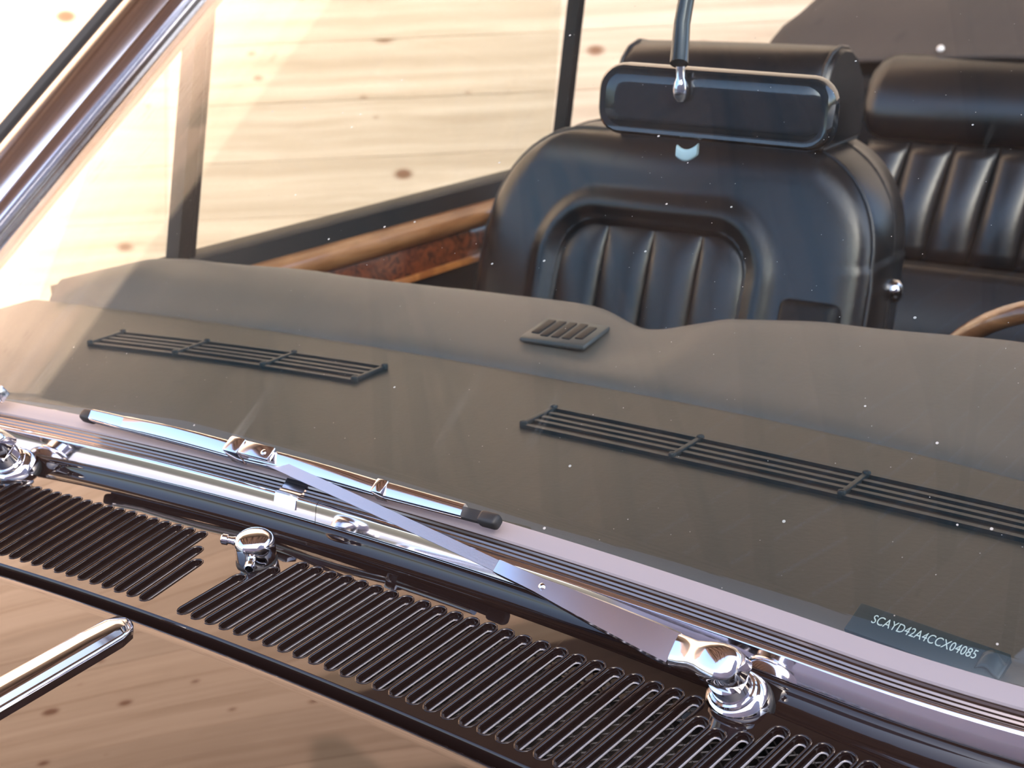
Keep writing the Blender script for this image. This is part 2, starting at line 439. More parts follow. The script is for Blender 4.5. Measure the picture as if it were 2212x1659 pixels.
# plain areas: the bar in the middle, the two ends
def quad_area(fa, fb, nx=10):
    ys = lin(.0135, CY1 - .0015, 8)
    g = [[V3(fa(y) + (fb(y) - fa(y)) * i / nx, y) for y in ys] for i in range(nx + 1)]
    for i in range(nx):
        for j in range(len(ys) - 1): bm.faces.new((g[i][j], g[i + 1][j], g[i + 1][j + 1], g[i][j + 1]))
skr = lambda y: .0090 * (y - .0215) / .086
skl = lambda y: -.0030 * (y - .0215) / .086
hw = P_ / 2
xr, xl = slots[45][0], slots[-1][0]
quad_area(lambda y: slots[46][0] + hw * .985 + skl(y), lambda y: slots[0][0] - hw + skr(y))
quad_area(lambda y: xr + hw + skr(y), lambda y: .70)
quad_area(lambda y: -.70, lambda y: xl - hw * .985 + skl(y))
# front and rear edges
for ys, dz in (([.0118, .0120, .0124, .0130, .0135], [-.02, -.003, -.0012, -.0003, 0]), ([CY1 - .0015, CY1, CY1 + .0008, CY1 + .001], [0, -.0004, -.002, -.012])):
    xs = lin(-.70, .70, 121)
    g = [[V3(x, y, d) for y, d in zip(ys, dz)] for x in xs]
    for i in range(120):
        for j in range(len(ys) - 1): bm.faces.new((g[i][j], g[i + 1][j], g[i + 1][j + 1], g[i][j + 1]))
cowl = from_bm('cowl_panel', bm, PAINT, car, ang=50, label='black cowl panel pierced by rows of vent slots')

# slot rims: one mesh per length, shared
rim_cache = {}
def rim(side, i):
    x0, ya, x1, yb = SL[(side, i)]
    ln = round(math.hypot(x1 - x0, yb - ya), 3)
    ang_ = math.atan2(-(x1 - x0), yb - ya)
    if ln not in rim_cache:
        prof = [(.0011, 0.0), (.0007, .00045), (.0002, .0003), (-.0002, -.0008), (-.0004, -.0026), (-.0006, -.0046), (-.0011, -.0053), (-.0020, -.0055), (-.0026, -.0050), (-.0023, -.0062), (-.0008, -.0064), (.0004, -.004)]
        V, F = [], []; n = None
        for dr, dz in prof:
            p = stadium(0, -dr, 0, ln + dr, SR + dr); n = len(p)
            V += [Vector((q.x, q.y, dz)) for q in p]
        for a in range(len(prof) - 1):
            for k in range(n): F.append((a * n + k, a * n + (k + 1) % n, (a + 1) * n + (k + 1) % n, (a + 1) * n + k))
        me = bpy.data.meshes.new('slot_rim'); me.from_pydata([tuple(v) for v in V], [], F); me.update(); sharp(me, 70); me.materials.append(PAINT); me.materials.append(LIP)
        for f in me.polygons:
            if f.index // n in (6, 7): f.material_index = 1
        rim_cache[ln] = me
    o = bpy.data.objects.new('slot_rim', rim_cache[ln]); link(o, cowl)
    o.rotation_euler = (math.atan(.12), math.atan(.26 * x0), ang_)
    o.location = (x0, ya, cowlz(x0, ya) + .0001)
for key in SL: rim(*key)

# woven wire under the slots
V, F = [], []
def wire(a, b, r=.00058):
    d = (b - a).normalized(); s = d.cross(Vector((0, 0, 1))).normalized() * r; w = Vector((0, 0, r))
    n = len(V)
    for p in (a, b): V.extend((p + s, p + w, p - s, p - w))
    for k in range(4): F.append((n + k, n + (k + 1) % 4, n + 4 + (k + 1) % 4, n + 4 + k))
cx, cy = .0056, .0046
nx, ny = int(1.26 / cx), int(.108 / cy)
def wp(i, j):
    x = -.63 + i * cx; y = .016 + j * cy
    return Vector((x, y, cowlz(x, y) - .0095 + (.0009 if (i + j) % 2 else -.0003)))
for i in range(nx):
    for j in range(ny):
        if (i + j) % 2 == 0:
            for di, dj in ((1, 1), (1, -1), (-1, 1), (-1, -1)):
                wire(wp(i, j), wp(i + di, j + dj))
wm = mesh('vent_mesh', V, F, WIRE, cowl, smooth=False); wm['kind'] = 'stuff'
surf('plenum_tray', lambda x, y: (x, y, cowlz(x, y) - .035), lin(-.68, .68, 9), lin(.012, .13, 4), RUBBER, cowl, .002)

# ---- scuttle between cowl panel and windscreen
def ybase(x): return .153 + .03 * x * x + .9 * max(0, abs(x) - .42) ** 2
def zbase(x): return 1.045 - (.12 if x > 0 else .09) * x * x
xs = lin(-.72, .72, 97)
sc_prof = [(0.0, 0), (.35, -.001), (.6, .0005), (.8, .004), (.93, .011), (1.0, .018)]
def scut(x, k):
    t, dz = sc_prof[k]
    ya = .1268; yb = ybase(x) - .012
    y = ya + (yb - ya) * t
    return (x, y, cowlz(x, min(y, .1268)) - .004 + dz * .7)
surf('scuttle', scut, xs, list(range(6)), PAINT, car, .0015)

# ---- windscreen surround
def mould(name, prof, x0, x1, n, mat, label=None, ang=24, parent=None):
    path = []
    for x in lin(x0, x1, n): path.append((Vector((x, ybase(x), zbase(x))), Vector((0, 1, 0)), Vector((0, 0, 1))))
    return sweep(name, path, prof, mat, parent or screen, ang=ang, label=label)
screen = empty('windscreen', (0, 0, 0), car)
lower = [(-.0092, -.0290), (-.0102, -.0284), (-.0105, -.0276), (-.0104, -.0270), (-.0088, -.0198), (-.0073, -.0131), (-.0071, -.0125), (-.0059, -.0112), (-.0046, -.0106), (-.0032, -.0112), (-.0022, -.0130), (0, -.022), (-.004, -.030)]
upper = [(-.0022, -.0130), (-.0016, -.0112), (0, -.0108), (.0008, -.0096), (.0022, -.0092), (.0030, -.0080), (.0046, -.0074), (.0052, -.0060), (.0064, -.0056), (.008, -.0065), (.006, -.020), (.0, -.022)]
seal = [(.0062, -.0062), (.0066, -.0040), (.0105, -.0020), (.0170, .0016), (.0184, .0018), (.0190, .0008), (.0165, -.006), (.010, -.010)]
mould('chrome_moulding', lower, -.655, .0295, 70, CHROME, 'wide polished chrome moulding along the windscreen base')
mould('chrome_moulding', lower, .0300, .655, 70, CHROME, 'wide polished chrome moulding along the windscreen base')
mould('finisher', upper, -.655, .655, 110, BROWNREFL, 'ribbed bright finisher')
mould('seal', seal, -.660, .660, 110, SEALGREY, 'pinkish grey windscreen seal')
clip = [(-.0098, -.0196), (-.0076, -.0126), (-.0066, -.0106), (-.0048, -.0096), (-.0022, -.0100), (.0002, -.0094), (.0024, -.0076), (.0050, -.0056), (.0064, -.0042), (.0070, -.007), (0, -.018)]
mould('moulding_clip', clip, -.0105, .0105, 8, STEEL, 'joint clip over the moulding')

# windscreen glass
SL35 = R(35)
def wsc(q, t):
    xe = .685 - .12 * t
    x = q * xe
    return (x, ybase(x) + .009 + t * math.cos(SL35), 1.045 - .12 * x * x * (1 - .7 * t) - .007 + t * math.sin(SL35))
gl = surf('glass_pane', wsc, lin(-1, 1, 61), lin(.0, .70, 25), GLASS, screen, .005, offset=-1, label='tinted curved windscreen glass')

# header rail and A pillars
def edge(s, t, dx=0.0, dn=0.0):
    p = Vector(wsc(s, t)); nrm = Vector((0, -math.sin(SL35), math.cos(SL35)))
    return p + Vector((s * dx, 0, 0)) + nrm * dn
hp = []
for q in lin(-1, 1, 30):
    hp.append((Vector(wsc(q, .70)), Vector((0, math.cos(SL35), math.sin(SL35))), Vector((0, -math.sin(SL35), math.cos(SL35)))))
sweep('header_rail', hp, [(-.012, -.008), (-.012, .008), (0, .016), (.05, .018), (.075, .006), (.075, -.022), (.03, -.03), (0, -.02)], PAINT, screen)
for s in (-1, 1):
    ts = lin(-.02, .74, 30)
    def pil(prof, nm, mat, lab=None, s=s, ts=ts):
        nrm = Vector((0, -math.sin(SL35), math.cos(SL35)))
        path = [(edge(s, t), Vector((s, 0, 0)), nrm) for t in ts]
        return sweep(nm, path, prof, mat, screen, ang=35, label=lab)
    pil([(-.010, .003), (-.008, .008), (.000, .013), (.008, .013), (.012, .009), (.012, .001), (-.004, -.002)], 'pillar_finisher', STEEL)
    pil([(.0125, .001), (.0125, .010), (.018, .014), (.034, .022), (.060, .024), (.078, .019), (.084, .012), (.088, -.004), (.084, -.040), (.02, -.048), (.006, -.03), (.006, -.002)], 'a_pillar', CHROME2, 'polished windscreen pillar')
    pil([(.0845, .008), (.087, .019), (.093, .023), (.099, .021), (.102, .012), (.100, -.02), (.088, -.02)], 'pillar_seal', RUBBER)

# ---- wipers
def wiper(px, py, tip, blade_a, blade_b, label):
    w = empty('windscreen_wiper', (px, py, cowlz(px, py)), car); w['label'] = label
    O = Vector((px, py, cowlz(px, py)))
    tilt = Matrix.Rotation(R(30), 4, 'X')
    # base: wide flange, chrome dome, lock nut, cap
    lathe('base_flange', [(.0200, -.012), (.0206, -.004), (.0204, -.0030), (.0198, -.0020), (.019, -.001)], RUBBER, w, M=tilt)
    lathe('spindle_dome', [(.0188, -.010), (.0194, -.002), (.0186, .0030), (.0168, .0066), (.0146, .0086), (.0136, .0090), (.0141, .0098), (.0142, .0114), (.0134, .0124), (.0120, .0128), (.0117, .0132), (.0117, .0225), (.008, .0226)], CHROME, w, M=tilt, n=36, ang=30)
    T = Vector(tip) - O
    top = tilt @ Vector((0, 0, .034))
    d = Vector((T.x, T.y, 0)).normalized(); side = Vector((d.y, -d.x, 0))   # side points away from the glass
    if side.y > 0: side = -side
    up = Matrix.Rotation(R(46), 3, 'X') @ Vector((0, 0, 1)); side = d.cross(up).normalized(); up = side.cross(d).normalized(); up = up if up.z > 0 else -up
    # knuckle: domed cap narrowing to the hinge
    kn = []
    KS = [(-.0124, .0014), (-.0117, .0058), (-.0098, .0092), (-.0058, .0116), (0, .0124), (.0068, .0116), (.013, .0100), (.019, .0090), (.027, .0096), (.033, .0098)]
    kz = [0, .0, .0, .0, .0, .0004, .0006, .0, -.0010, -.0016]
    def kprof(i):
        h = KS[i][1]
        hh = [.002, .006, .0085, .0100, .0104, .0096, .0082, .0066, .0054, .0050][i]
        bb = -.0125 if i < 6 else [-.0125, -.010, -.006, -.0045][i - 6]
        if i < 4: bb = [-.006, -.0095, -.0115, -.012][i]
        return [(-h, bb), (-h, hh * .25), (-h * .93, hh * .62), (-h * .75, hh * .88), (-h * .4, hh), (h * .4, hh), (h * .75, hh * .88), (h * .93, hh * .62), (h, hh * .25), (h, bb)]
    hinge = top + d * .033 + up * (kz[-1])
    path = [(top + d * a + up * (kz[i]), side, up) for i, (a, b) in enumerate(KS)]
    sweep('knuckle', path, kprof, CHROME, w, ang=55)
    # pressed channel arm
    tipl = T + up * .020
    aim = (tipl - hinge); L = aim.length; ad = aim.normalized()
    asd = ad.cross(up).normalized(); asd = asd if asd.z < 0 else -asd
    aup = asd.cross(ad); aup = aup if aup.z > 0 else -aup
    # tilt the flat of the arm towards the front
    if aup.y > 0:
        pass
    ST = [(0.0005, .0102, .0052), (.02, .0098, .0052), (.05, .0085, .005), (.085, .0066, .0045), (.098, .0056, .0040), (.104, .0052, .0040), (.118, .0049, .0036), (.136, .0047, .0030), (.138, .0045, .0028)]
    def aprof(i):
        h, t = ST[i][1], ST[i][2]
        return [(-h, -t), (-h, t * .35), (-h * .90, t * .62), (h * .90, t * .62), (h, t * .35), (h, -t), (h * .9, -t), (h * .9, -t * .2), (-h * .9, -t * .2), (-h * .9, -t)]
    arm = sweep('arm', [(hinge + ad * a, asd, aup) for a, b, c_ in ST], aprof, STEEL, w, ang=30, label='bright channel arm')
    rv = Matrix.Translation(hinge + ad * .100 + aup * .0026) @ Matrix((asd, ad, aup)).transposed().to_4x4()
    lathe('rivet', [(.0021, -.001), (.0021, .0006), (.0015, .0011), (.0004, .0013)], CHROME, w, n=14, M=rv)
    # flat strap
    sp = []
    for k in range(13):
        t = k / 12; p = hinge + ad * (.13 + (L - .13) * t) - up * (.010 * t ** 3)
        sp.append((p, asd, aup))
    sweep('strap', sp, lambda i: [(-.0038, -.0009), (-.0038, .0009), (.0038, .0009), (.0038, -.0009)], SATIN, w, ang=30, label='satin steel strap of the wiper arm')
    # blade: clip, spine, yokes and rubber, lying on the glass
    A, B = Vector(blade_a) - O, Vector(blade_b) - O
    bd = (B - A).normalized(); nrm = Vector((0, -math.sin(SL35), math.cos(SL35))); bs = bd.cross(nrm).normalized()
    nrm = bs.cross(bd).normalized(); nrm = nrm if nrm.z > 0 else -nrm
    if bs.z > 0: bs = -bs              # bs: down the glass, towards the cowl
    BL = (B - A).length
    bld = w; TA = Matrix.Translation(A)
    def along(a, n_=0.0, s_=0.0): return A + bd * a + nrm * n_ + bs * s_
    def seg(nm, a0, a1, hw0, hw1, h0, h1, mat, n=10, bow=0.0, bot=0.0):
        pth = []
        def pr(i):
            t = i / (n - 1); h = hw0 + (hw1 - hw0) * t; z = h0 + (h1 - h0) * t
            return [(-h, bot), (-h, z * .8), (-h * .75, z), (-h * .45, z + h * .04), (h * .88, z - h * .46), (h, z * .35), (h, bot)]
        for i in range(n):
            t = i / (n - 1)
            pth.append((along(a0 + (a1 - a0) * t, .0075 + bow * 4 * t * (1 - t)), bs, nrm))
        return sweep(nm, pth, pr, mat, bld, ang=30)
    seg('blade_yoke', .004, .046, .0044, .0050, .0058, .0064, CHROME)
    seg('blade_spine', .044, .168, .0052, .0058, .0066, .0084, CHROME, bow=.002)
    seg('blade_spine', .168, .312, .0060, .0050, .0086, .0060, CHROME, bow=.003)
    seg('blade_yoke', .318, BL - .018, .0054, .0046, .0068, .0052, CHROME)
    boxm('yoke_band', (-.005, -.0056, .004), (.005, .0056, .0155), CHROME, bld, .0012, M=Matrix.Translation(along(.313)) @ Matrix((bd, bs, nrm)).transposed().to_4x4())
    Mc = Matrix.Translation(along(.176)) @ Matrix((bd, bs, nrm)).transposed().to_4x4()
    boxm('clip_block', (-.0085, -.0070, .006), (.0075, .0070, .0225), STEEL, bld, .0022, M=Mc)
    boxm('clip_plate', (.0070, -.0062, .0170), (.0370, .0052, .0212), STEEL, bld, .0010, M=Mc)
    lathe('screw', [(.0022, .0208), (.0022, .0218), (.0016, .0222), (.0004, .0223)], CHROME, bld, n=14, M=Mc @ Matrix.Translation((.030, 0, 0)))
    sweep('blade_rubber', [(along(a), bs, nrm) for a in lin(-.004, BL + .004, 30)], [(-.0040, .0085), (.0040, .0085), (.0044, .0060), (.0022, .0042), (.0016, .0018), (.0008, .0004), (-.0008, .0004), (-.0016, .0018), (-.0024, .0042), (-.0044, .0060)], RUBBER, bld, ang=30)
    for e in (-.010, BL - .006):
        boxm('blade_end_cap', (e, -.0048, .0018), (e + .016, .0048, .0112), RUBBER, bld, .0030, 3, M=TA @ Matrix((bd, bs, nrm)).transposed().to_4x4())
    return w
wiper(.374, .125, (-.040, .163, 1.048), (-.228, .1640, 1.0435), (.174, .1600, 1.0450), 'chrome wiper parked along the base of the windscreen')
wiper(-.292, .128, (-.585, .188, 1.020), (-.650, .200, 1.008), (-.470, .178, 1.028), 'chrome wiper pivot beyond the vent slots')

# ---- washer nozzle
noz = empty('washer_nozzle', (.020, .094, cowlz(.02, .094)), car); noz['label'] = 'small chrome washer nozzle with two jets on the cowl'
tl = Matrix.Scale(1.12, 4) @ Matrix.Rotation(R(8), 4, 'X') @ Matrix.Rotation(R(6), 4, 'Y')
lathe('gasket', [(.0128, -.0025), (.0130, .0), (.0128, .0012), (.010, .002)], RUBBER, noz, M=tl)
lathe('body', [(.0112, .0), (.0122, .0015), (.0125, .0045), (.0125, .0125), (.0122, .0150), (.0112, .0170), (.009, .0186), (.006, .0196), (.002, .0200)], CHROME, noz, M=tl, ang=60)
for dr, zz in (((-.90, -.42, .12), .0118), ((.55, -.83, -.05), .0095)):
    dv = Vector(dr).normalized()
    Mj = tl @ Matrix.Translation(Vector((0, 0, zz)) + dv * .0105) @ dv.to_track_quat('Z', 'Y').to_matrix().to_4x4()
    lathe('jet', [(.0032, -.002), (.0030, .002), (.0024, .004), (.0024, .006), (.0034, .0066), (.0034, .0098), (.0026, .0106), (.0012, .0106)], CHROME, noz, n=16, M=Mj)

# ---- dashboard
crest = [(-.80, .52), (-.72, .575), (-.60, .622), (-.43, .652), (-.23, .676), (-.10, .681), (-.02, .664), (.05, .697), (.155, .725), (.33, .750), (.60, .76)]
def dashz(x): return -.011 * math.exp(-((x + .015) / .05) ** 2) + (.002 if x > .05 else 0) + .045 * max(0, -x - .28) - .25 * max(0, -x - .66)
dprof = [('a', 0, .996), ('b', .16, .999), ('b', .5, 1.0), ('b', .9, 1.0005), ('b', 1.0, 1.000), ('g', .000, .9985), ('g', .003, .9925), ('g', .005, .9925), ('g', .010, 1.0035), ('c', .20, 1.0120), ('c', .42, 1.0200), ('c', .64, 1.0262), ('c', .82, 1.0295), ('c', .96, 1.0302), ('c', 1.07, 1.0285), ('c', 1.17, 1.0235), ('c', 1.26, 1.0140), ('c', 1.33, 1.000), ('c', 1.36, .975), ('c', 1.30, .93), ('c', 1.1, .86), ('c', 1.0, .78)]
def groove_y(x): return .545 - .25 * max(0, abs(x + .02) - .12) ** 2 * (1.0 if x > 0 else .35)
def dash(x, k):
    kind, t, z = dprof[k]
    ya = ybase(x) + .012; yg = groove_y(x); yc = interp(x, crest)
    if kind == 'a': y = ya
    elif kind == 'b': y = ya + (yg - ya) * t
    elif kind == 'g': y = yg + t
    else: y = yg + .010 + (yc - yg - .010) * t; z += dashz(x) * (1 if t > .2 else .3)
    z -= .06 * x * x * (.15 if kind in 'ab' else .5)
    return (x, y, z)
# finer interpolation along the section
db = empty('dashboard', (0, 0, 0), car); db['label'] = 'dark leather dashboard behind the glass'
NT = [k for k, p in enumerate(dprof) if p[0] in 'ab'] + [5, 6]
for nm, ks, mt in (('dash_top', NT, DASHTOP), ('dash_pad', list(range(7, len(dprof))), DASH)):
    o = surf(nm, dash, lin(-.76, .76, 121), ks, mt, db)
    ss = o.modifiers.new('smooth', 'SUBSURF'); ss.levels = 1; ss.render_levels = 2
tube('dash_welt', [Vector(dash(x, 6)) + Vector((0, .0015, .0012)) for x in lin(-.75, .75, 80)], .0026, RUBBER, db, n=8)
def dtop(x, y): return 1.0005 - .009 * x * x
# demister outlets
def vent(x0, x1, y0, y1, nd, lab):
    v = empty('demister_vent', ((x0 + x1) / 2, (y0(x0) + y0(x1)) / 2, 1.0), car); v['label'] = lab
    O = v.location
    def band(nm, fa, fb, za, zb, mat):
        n = 34
        pth = []
        V, F = [], []
        for i in range(n):
            x = x0 + (x1 - x0) * i / (n - 1); zt = dtop(x, 0)
            for y, z in ((fa(x), zt + za), (fa(x), zt + zb), (fb(x), zt + zb), (fb(x), zt + za)):
                V.append(Vector((x, y, z)) - O)
        for i in range(n - 1):
            for j in range(4): F.append((i * 4 + j, i * 4 + (j + 1) % 4, (i + 1) * 4 + (j + 1) % 4, (i + 1) * 4 + j))
        F += [(0, 1, 2, 3), tuple((n - 1) * 4 + j for j in range(4))]
        return mesh(nm, V, F, mat, v, ang=30)
    wd = lambda x: y1(x) - y0(x)
    band('duct', lambda x: y0(x), lambda x: y1(x), -.004, .0009, VENTDARK)
    band('frame_lip', lambda x: y0(x) - .003, lambda x: y0(x) + .0015, -.003, .0032, VENT)
    band('frame_lip', lambda x: y1(x) - .0015, lambda x: y1(x) + .003, -.003, .0036, VENT)
    for f in (.30, .52, .76):
        band('slat', lambda x, f=f: y0(x) + wd(x) * f - .0022, lambda x, f=f: y0(x) + wd(x) * f + .0022, -.002, .0030, VENT)
    for i in range(nd):
        x = x0 + (x1 - x0) * i / (nd - 1)
        boxm('divider', (x - .0022, y0(x) - .0025, -.002 + dtop(x, 0)), (x + .0022, y1(x) + .0025, .0045 + dtop(x, 0)), VENT, v, .0008, M=Matrix.Translation(-O))
        for yy in (y0(x), y1(x)):
            lathe('vent_screw', [(.0034, .0), (.0034, .0045), (.0026, .0060), (.0008, .0066)], VENT, v, n=10, M=Matrix.Translation(Vector((x, yy, dtop(x, 0))) - O))
vent(.012, .60, lambda x: .420 - .05 * x * x, lambda x: .466 - .06 * x * x, 5, 'long black demister vent on the driver side of the dash')
vent(-.535, -.200, lambda x: .448 - .16 * x * x, lambda x: .492 - .16 * x * x, 4, 'demister vent on the passenger side of the dash')
# small square vent in the middle of the pad
sv = empty('pad_grille', (-.075, .612, 1.0225), car); sv['label'] = 'small slotted speaker grille in the dash pad'
sv.rotation_euler = (R(6), 0, R(4))
boxm('frame', (-.037, -.028, -.006), (.037, .028, .0010), simple('grille_grey', (.05, .055, .055), .4), sv, .004)
for k in range(5):
    boxm('slot', (-.029 + k * .0122, -.019 + (.004 if k in (0, 4) else 0), .0), (-.0205 + k * .0122, .019 - (.004 if k == 4 else 0), .0022), VENTDARK, sv, .0006)

# identification plate under the glass
plate = empty('identification_plate', (.4435, .2300, dtop(.44, 0) + .0062), car); plate['label'] = 'dark identification plate with stamped white characters behind the glass'
plate.rotation_euler = (R(26), R(2.0), R(-6))
boxm('plate', (-.0480, -.0125, -.0080), (.0500, .0100, .0), PLATE, plate, .0008)
surf('lifted_corner', lambda u, v: (.036 + .016 * u, .004 - .012 * v + .002 * math.sin(5 * u), .0006 + .0030 * math.sin(math.pi * min(1, u * 1.1)) * (1 - .5 * v)), lin(0, 1, 10), lin(0, 1, 5), PLATE, plate, .0004)
fc = bpy.data.curves.new('plate_text', 'FONT'); fc.body = 'SCAYD42A4CCX04085'; fc.size = .0095; fc.extrude = .00006; fc.align_x = 'CENTER'; fc.align_y = 'CENTER'; fc.space_character = 1.02
ft = bpy.data.objects.new('plate_text_tmp', fc); COL.objects.link(ft)
dg = bpy.context.evaluated_depsgraph_get(); dg.update()
tm = bpy.data.meshes.new_from_object(ft.evaluated_get(dg)); bpy.data.objects.remove(ft)
xs_ = [v.co.x for v in tm.vertices]; wtxt = max(xs_) - min(xs_)
for v in tm.vertices: v.co.x *= .0680 / wtxt
tm.materials.clear(); tm.materials.append(INK)
to = bpy.data.objects.new('stamped_characters', tm); link(to, plate); to.location = (-.001, .001, .0002)

# ---- passenger side door
door = empty('passenger_door', (-.79, .62, .4), car)
DO = Vector((-.79, .62, .4))
def dbox(nm, lo, hi, mat, bev=.003, lab=None): return boxm(nm, Vector(lo) - DO, Vector(hi) - DO, mat, door, bev, label=lab)
def dz(y): return .990 - .024 * (y - .72)
def dsweep(nm, prof, mat, y0=.56, y1=1.85, lab=None, n=24):
    path = [(Vector((-.76, y, dz(y))) - DO, Vector((1, 0, 0)), Vector((0, 0, 1))) for y in lin(y0, y1, n)]
    return sweep(nm, path, prof, mat, door, ang=40, label=lab)
dsweep('belt_seal', [(-.045, -.03), (-.045, -.002), (-.035, 0), (-.004, 0), (.002, -.004), (.004, -.030)], RUBBER)
dsweep('wood_cap', [(-.02, -.030), (.002, -.029), (.012, -.031), (.021, -.038), (.025, -.048), (.022, -.059), (.012, -.067), (.0, -.070), (-.02, -.070)], CAP, lab='polished walnut door cap')
dsweep('burl_panel', [(-.02, -.070), (.006, -.070), (.010, -.080), (.010, -.111), (-.02, -.111)], BURL, lab='dark red burl veneer panel')
dsweep('crossband', [(-.02, -.111), (.013, -.111), (.015, -.114), (.015, -.121), (.012, -.123), (-.02, -.123)], CROSS)
dsweep('door_card', [(-.02, -.123), (.006, -.123), (.014, -.15), (.014, -.55), (-.02, -.55)], LEATHER2)
# window frames and panes: the side glass leans inwards a little
def dpost(nm, y0, z0, y1, z1, wy, wx, mat, x0=-.775, x1=-.735, lab=None):
    a = Vector((x0, y0, z0)) - DO; b = Vector((x1, y1, z1)) - DO
    prof = [(-wx, -wy), (-wx, wy * .2), (-wx * .6, wy * .5), (-wx * .6, wy), (wx * .6, wy), (wx * .6, wy * .5), (wx, wy * .2), (wx, -wy)]
    return sweep(nm, [(a + (b - a) * t, Vector((1, 0, 0)), Vector((0, 1, 0))) for t in lin(0, 1, 6)], prof, mat, door, ang=35, label=lab)
FRAME = simple('dark_frame', (.012, .010, .010), .45, spec=.3)
dpost('quarter_light_post', .735, .94, .815, 1.40, .0175, .012, FRAME, lab='dark post between the front quarter light and the door window')
dpost('rear_window_post', 1.600, .93, 1.625, 1.40, .0125, .012, FRAME, x0=-.765, x1=-.70)
def pane(nm, y0, y1, x0, x1, z0=.965, z1=1.40, cut=0.0):
    V = []
    c4 = ((y0, z0), (y1, z0), (y1 + .025, z1), (y0 + cut, z1))
    for dxx in (-.002, .002):
        for y, z in c4:
            t = (z - .94) / (1.40 - .94); V.append(Vector((x0 + (x1 - x0) * t + dxx, y, z)) - DO)
    F = [(0, 1, 2, 3), (4, 5, 6, 7), (0, 1, 5, 4), (1, 2, 6, 5), (2, 3, 7, 6), (3, 0, 4, 7)]
    return mesh(nm, V, F, SIDEGLASS, door, ang=20)
pane('door_glass', .755, 1.590, -.775, -.735, cut=.065)
pane('quarter_light_glass', .50, .716, -.775, -.735, cut=.25, z1=1.38)

# driver's door seen only by its inner trim
dd = empty('driver_door', (.79, .62, .4), car)
def ddsweep(nm, prof, mat):
    sweep(nm, [(Vector((-.03, y - .62, dz(y) - .4)), Vector((-1, 0, 0)), Vector((0, 0, 1))) for y in lin(.56, 1.85, 12)], prof, mat, dd, ang=40)
ddsweep('belt_seal', [(-.045, -.03), (-.045, -.002), (-.035, 0), (-.004, 0), (.002, -.004), (.004, -.030)], RUBBER)
ddsweep('wood_cap', [(-.02, -.030), (.002, -.029), (.021, -.038), (.025, -.048), (.012, -.067), (-.02, -.070)], CAP)
ddsweep('burl_panel', [(-.02, -.070), (.006, -.070), (.010, -.080), (.010, -.123), (-.02, -.123)], BURL)
ddsweep('door_card', [(-.02, -.123), (.006, -.123), (.014, -.15), (.014, -.55), (-.02, -.55)], LEATHER2)

